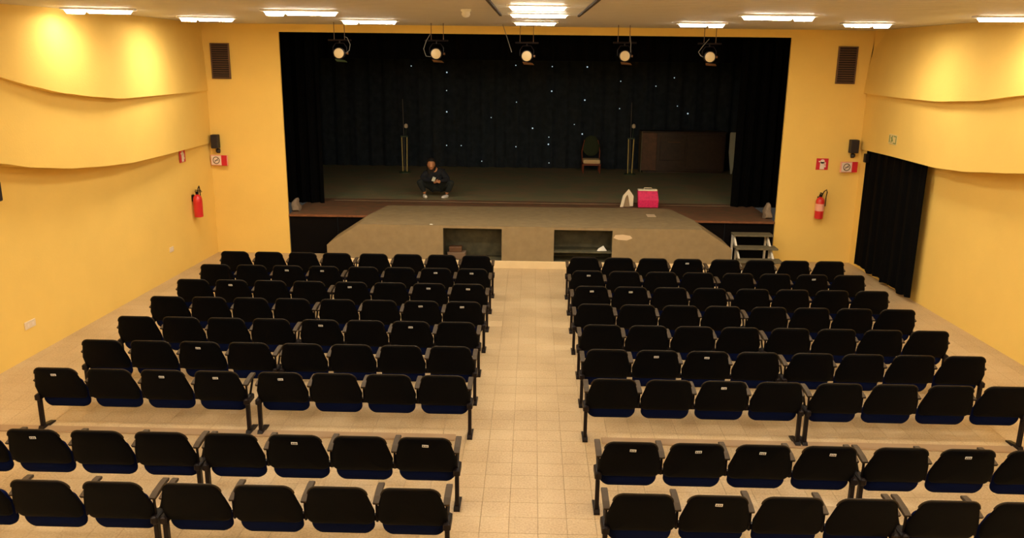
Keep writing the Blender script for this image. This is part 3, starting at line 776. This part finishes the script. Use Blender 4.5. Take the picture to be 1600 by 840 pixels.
# bags at the back edge of the apron
t = thing('paper_bag', (2.02, 4.24, SZ+.009), 'pointed white paper bag with an open dark middle, left of the pink bag', 'bag')
m = MB()
m.prism([(-.15,0),(-.085,0),(-.045,.20),(-.005,.27),(.02,.20),(.055,.02),(.12,.02),(.125,.24),(.02,.385),(-.10,.24)], -.02, .02)
m.obj('front_sheet', MT['bag_white'], t)
MB().prism([(-.10,0),(.07,0),(.04,.22),(-.03,.26),(-.07,.2)], .02, .09).obj('inner_fold', MT['bag_tan'], t)
MB().prism([(-.13,0),(.11,0),(.10,.22),(.02,.33),(-.09,.22)], .09, .11).obj('rear_sheet', MT['bag_white'], t)
t = thing('shopping_bag', (2.45, 4.24, SZ+.009), 'bright pink bag with a white rim standing at the back edge of the platform', 'bag')
m = MB()
P_ = [(-.205,-.07),(.215,-.07),(.215,.09),(-.205,.09)]; Q_ = [(-.225,-.05),(.19,-.05),(.19,.07),(-.225,.07)]
m.add([(x,y,0) for x,y in P_]+[(x*1.03,y*1.2,.16) for x,y in P_]+[(x,y,.36) for x,y in Q_],
      [(3,2,1,0),(8,9,10,11)]+[(i,(i+1)%4,4+(i+1)%4,4+i) for i in range(4)]+[(4+i,4+(i+1)%4,8+(i+1)%4,8+i) for i in range(4)])
m.obj('bag_body', MT['bag_pink'], t, smooth=False, bevel=.012)
MB().cbox(-.22,.185,-.055,.075,.352,.385,.006).obj('white_rim', MT['bag_white'], t)
MB().tube([(-.10,-.03,.38),(-.09,-.03,.42),(.06,-.03,.42),(.07,-.03,.38)], .007, 6).obj('handle', MT['bag_white'], t, smooth=True)

# ------------------------------------------------------------ crouching person
def skin_obj(name, joints, edges, mt, parent, root=0, sub=2):
    me = bpy.data.meshes.new(name); me.from_pydata([j[0] for j in joints], edges, [])
    me.materials.append(mt)
    o = link(name, me, parent)
    md = o.modifiers.new('skin', 'SKIN'); md.use_smooth_shade = True
    for i, j in enumerate(joints):
        sv = me.skin_vertices[0].data[i]; r = j[1]; sv.radius = (r, r) if not isinstance(r, tuple) else r
        sv.use_root = (i == root)
    s = o.modifiers.new('sub', 'SUBSURF'); s.levels = sub; s.render_levels = sub
    return o
px, py = -2.14, 5.05
person = thing('person', (px, py, SZ), 'person in dark clothes crouching on the stage edge with hands clasped, wearing white shoes', 'person')
# local coordinates, floor at 0; facing -y (towards the hall)
J = [((.0,.30,.24),.13),      #0 pelvis
     ((-.01,.26,.36),.125),((-.03,.18,.50),.14),((-.05,.12,.60),.085),((-.07,.07,.66),.05),  #1 belly 2 chest 3 upper 4 neck
     ((-.09,.03,.725),.060),                                       #5 head base
     ((-.20,.14,.56),.055),((-.29,.03,.42),.044),((-.10,-.13,.405),.032),((.015,-.20,.40),.026),   # 6 shL 7 elbow 8 mid forearm 9 wrist
     ((.11,.14,.56),.055),((.24,.02,.41),.044),((.14,-.10,.40),.034),((.075,-.19,.40),.026),  # 10.. right arm
     ((-.11,.27,.24),.10),((-.37,-.06,.37),.062),((-.28,.02,.18),.050),((-.25,.06,.075),.034),   #14 hip L 15 knee 16 calf 17 ankle
     ((.12,.27,.24),.10),((.36,-.06,.36),.062),((.28,.02,.18),.050),((.22,.06,.075),.034)]
E_ = [(0,1),(1,2),(2,3),(3,4),(4,5),(3,6),(6,7),(7,8),(8,9),(3,10),(10,11),(11,12),(12,13),
      (0,14),(14,15),(15,16),(16,17),(0,18),(18,19),(19,20),(20,21)]
# hands: palm + five fingers each, clasped around one another
def hand(jj, ee, wi, base, dirx):
    b = Vector(base); n0 = len(jj)
    palm = b + Vector((dirx*.045, -.025, -.004)); jj.append((tuple(palm), (.030, .016))); ee.append((wi, n0))
    for k in range(4):
        off = Vector((0, -.004, .024-.016*k)); L_ = (.030, .034, .031, .025)[k]
        a = palm + off + Vector((dirx*.020, -.006, 0)); c = a + Vector((dirx*L_, .006, -.004)); d2 = c + Vector((dirx*L_*.55, .020, -.004))
        i = len(jj); jj += [(tuple(a), .0092), (tuple(c), .0082), (tuple(d2), .0070)]; ee += [(n0, i), (i, i+1), (i+1, i+2)]
    a = palm + Vector((dirx*-.012, .006, .030)); c = a + Vector((dirx*.030, -.006, .020))
    i = len(jj); jj += [(tuple(a), .011), (tuple(c), .009)]; ee += [(n0, i), (i, i+1)]
hand(J, E_, 9, (.015,-.205,.405), 1)
hand(J, E_, 13, (.085,-.215,.400), -1)
skin_obj('body', J, E_, MT['skin'], person, 0, 1)
# head: shaped surface
def head_mesh():
    m = MB(); rows_, seg = 14, 20; vs = []; fs = []
    for i in range(rows_+1):
        th = pi*i/rows_; z = -cos(th)
        for k in range(seg):
            a = 2*pi*k/seg; r = sin(th)
            x = .074*r*sin(a); y = -.092*r*cos(a); zz = .115*z
            if z < -.1 and cos(a) > 0: x *= 1-.28*(-z-.1); y *= 1+.03
            f = max(0, cos(a))
            if f > .93 and -.38 < z < .12: y -= .020*(1-abs(z+.22)/.34)          # nose
            if f > .6 and .02 < z < .28 and abs(sin(a)) > .25: y += .010          # eye sockets
            if f > .9 and -.62 < z < -.48: y -= .006                              # lips
            if abs(cos(a)) < .17 and -.3 < z < .2: x *= 1.12                      # ears
            vs.append((x, y, zz))
    for i in range(rows_):
        for k in range(seg):
            j = (k+1) % seg; fs.append((i*seg+k, i*seg+j, (i+1)*seg+j, (i+1)*seg+k))
    m.add(vs, fs); return m
hd = head_mesh().obj('head', MT['skin'], person, smooth=True, loc=(-.095, .0, .745)); hd.rotation_euler = (radians(8), 0, radians(6)); hd.scale = (1.12, 1.12, 1.12)
m = MB(); m.lathe([(.001,-.006),(.006,-.004),(.006,0)], (-.028,-.083,.012), 'y', 8); m.lathe([(.001,-.006),(.006,-.004),(.006,0)], (.028,-.083,.012), 'y', 8); m.obj('eyes', MT['ink'], hd)
m = MB(); m.box(-.022,.022,-.096,-.088,-.066,-.062); m.obj('mouth', MT['sign_pink'], hd)
m = MB(); rows_, seg = 10, 20; vs = []; fs = []
for i in range(rows_+1):
    th = pi*(i/rows_); z = cos(th)
    for k in range(seg):
        a = 2*pi*k/seg; r = sin(th); back = -cos(a)
        zz = .132*z if z > 0 else (.24*z if back > -.3 else .132*z)
        y = -.104*r*cos(a)+.012
        if back < -.35 and z < .45: y = .0
        vs.append((.098*r*sin(a), y, zz+.004))
for i in range(rows_):
    for k in range(seg):
        j = (k+1) % seg; fs.append((i*seg+k, i*seg+j, (i+1)*seg+j, (i+1)*seg+k))
m.add(vs, fs).obj('hair', MT['hair'], hd, smooth=True)
# clothing
JJ = [((.0,.31,.25),.165),((-.01,.26,.37),.165),((-.03,.18,.50),.18),((-.05,.125,.60),.11),((-.065,.09,.645),.065),
      ((-.21,.14,.55),.088),((-.315,.03,.41),.072),((-.10,-.13,.405),.044),((-.01,-.19,.402),.036),
      ((.13,.14,.55),.088),((.275,.02,.40),.072),((.14,-.10,.40),.046),((.10,-.17,.40),.036)]
EJ = [(0,1),(1,2),(2,3),(3,4),(3,5),(5,6),(6,7),(7,8),(3,9),(9,10),(10,11),(11,12)]
skin_obj('jacket', JJ, EJ, MT['jacket'], person, 0, 2)
JT = [((0,.31,.225),.135),((-.12,.27,.235),.115),((-.375,-.06,.375),.078),((-.285,.02,.19),.064),((-.255,.055,.115),.048),
      ((.12,.27,.235),.115),((.365,-.06,.365),.078),((.285,.02,.19),.064),((.225,.055,.115),.048)]
ET = [(0,1),(1,2),(2,3),(3,4),(0,5),(5,6),(6,7),(7,8)]
skin_obj('trousers', JT, ET, MT['trousers'], person, 0, 2)
for x, rz in ((-.25, .35), (.22, -.5)):
    ol = [(.045*cos(a)*(1.0-.12*sin(a)), .13*sin(a)) for a in [2*pi*k/18 for k in range(18)]]
    m = MB(); m.pillow([(u, v) for u, v in ol], .034, lambda u, v, tt: (u, v-.03, max(.0, tt*(1.0 if v < .03 else 1.25)+.034)))
    s_ = m.obj('shoe', MT['shoe'], person, smooth=True, loc=(x, .0, 0)); s_.rotation_euler.z = rz
t = MB().cbox(-.035,.035,-.005,.005,-.05,.05,.004).obj('phone', MT['pale_board'], None, loc=(px-.015, py-.262, SZ+.455)); t.rotation_euler = (radians(-20), radians(20), 0)
tag(t, 'small pale phone held in the hands of the crouching person', 'phone')
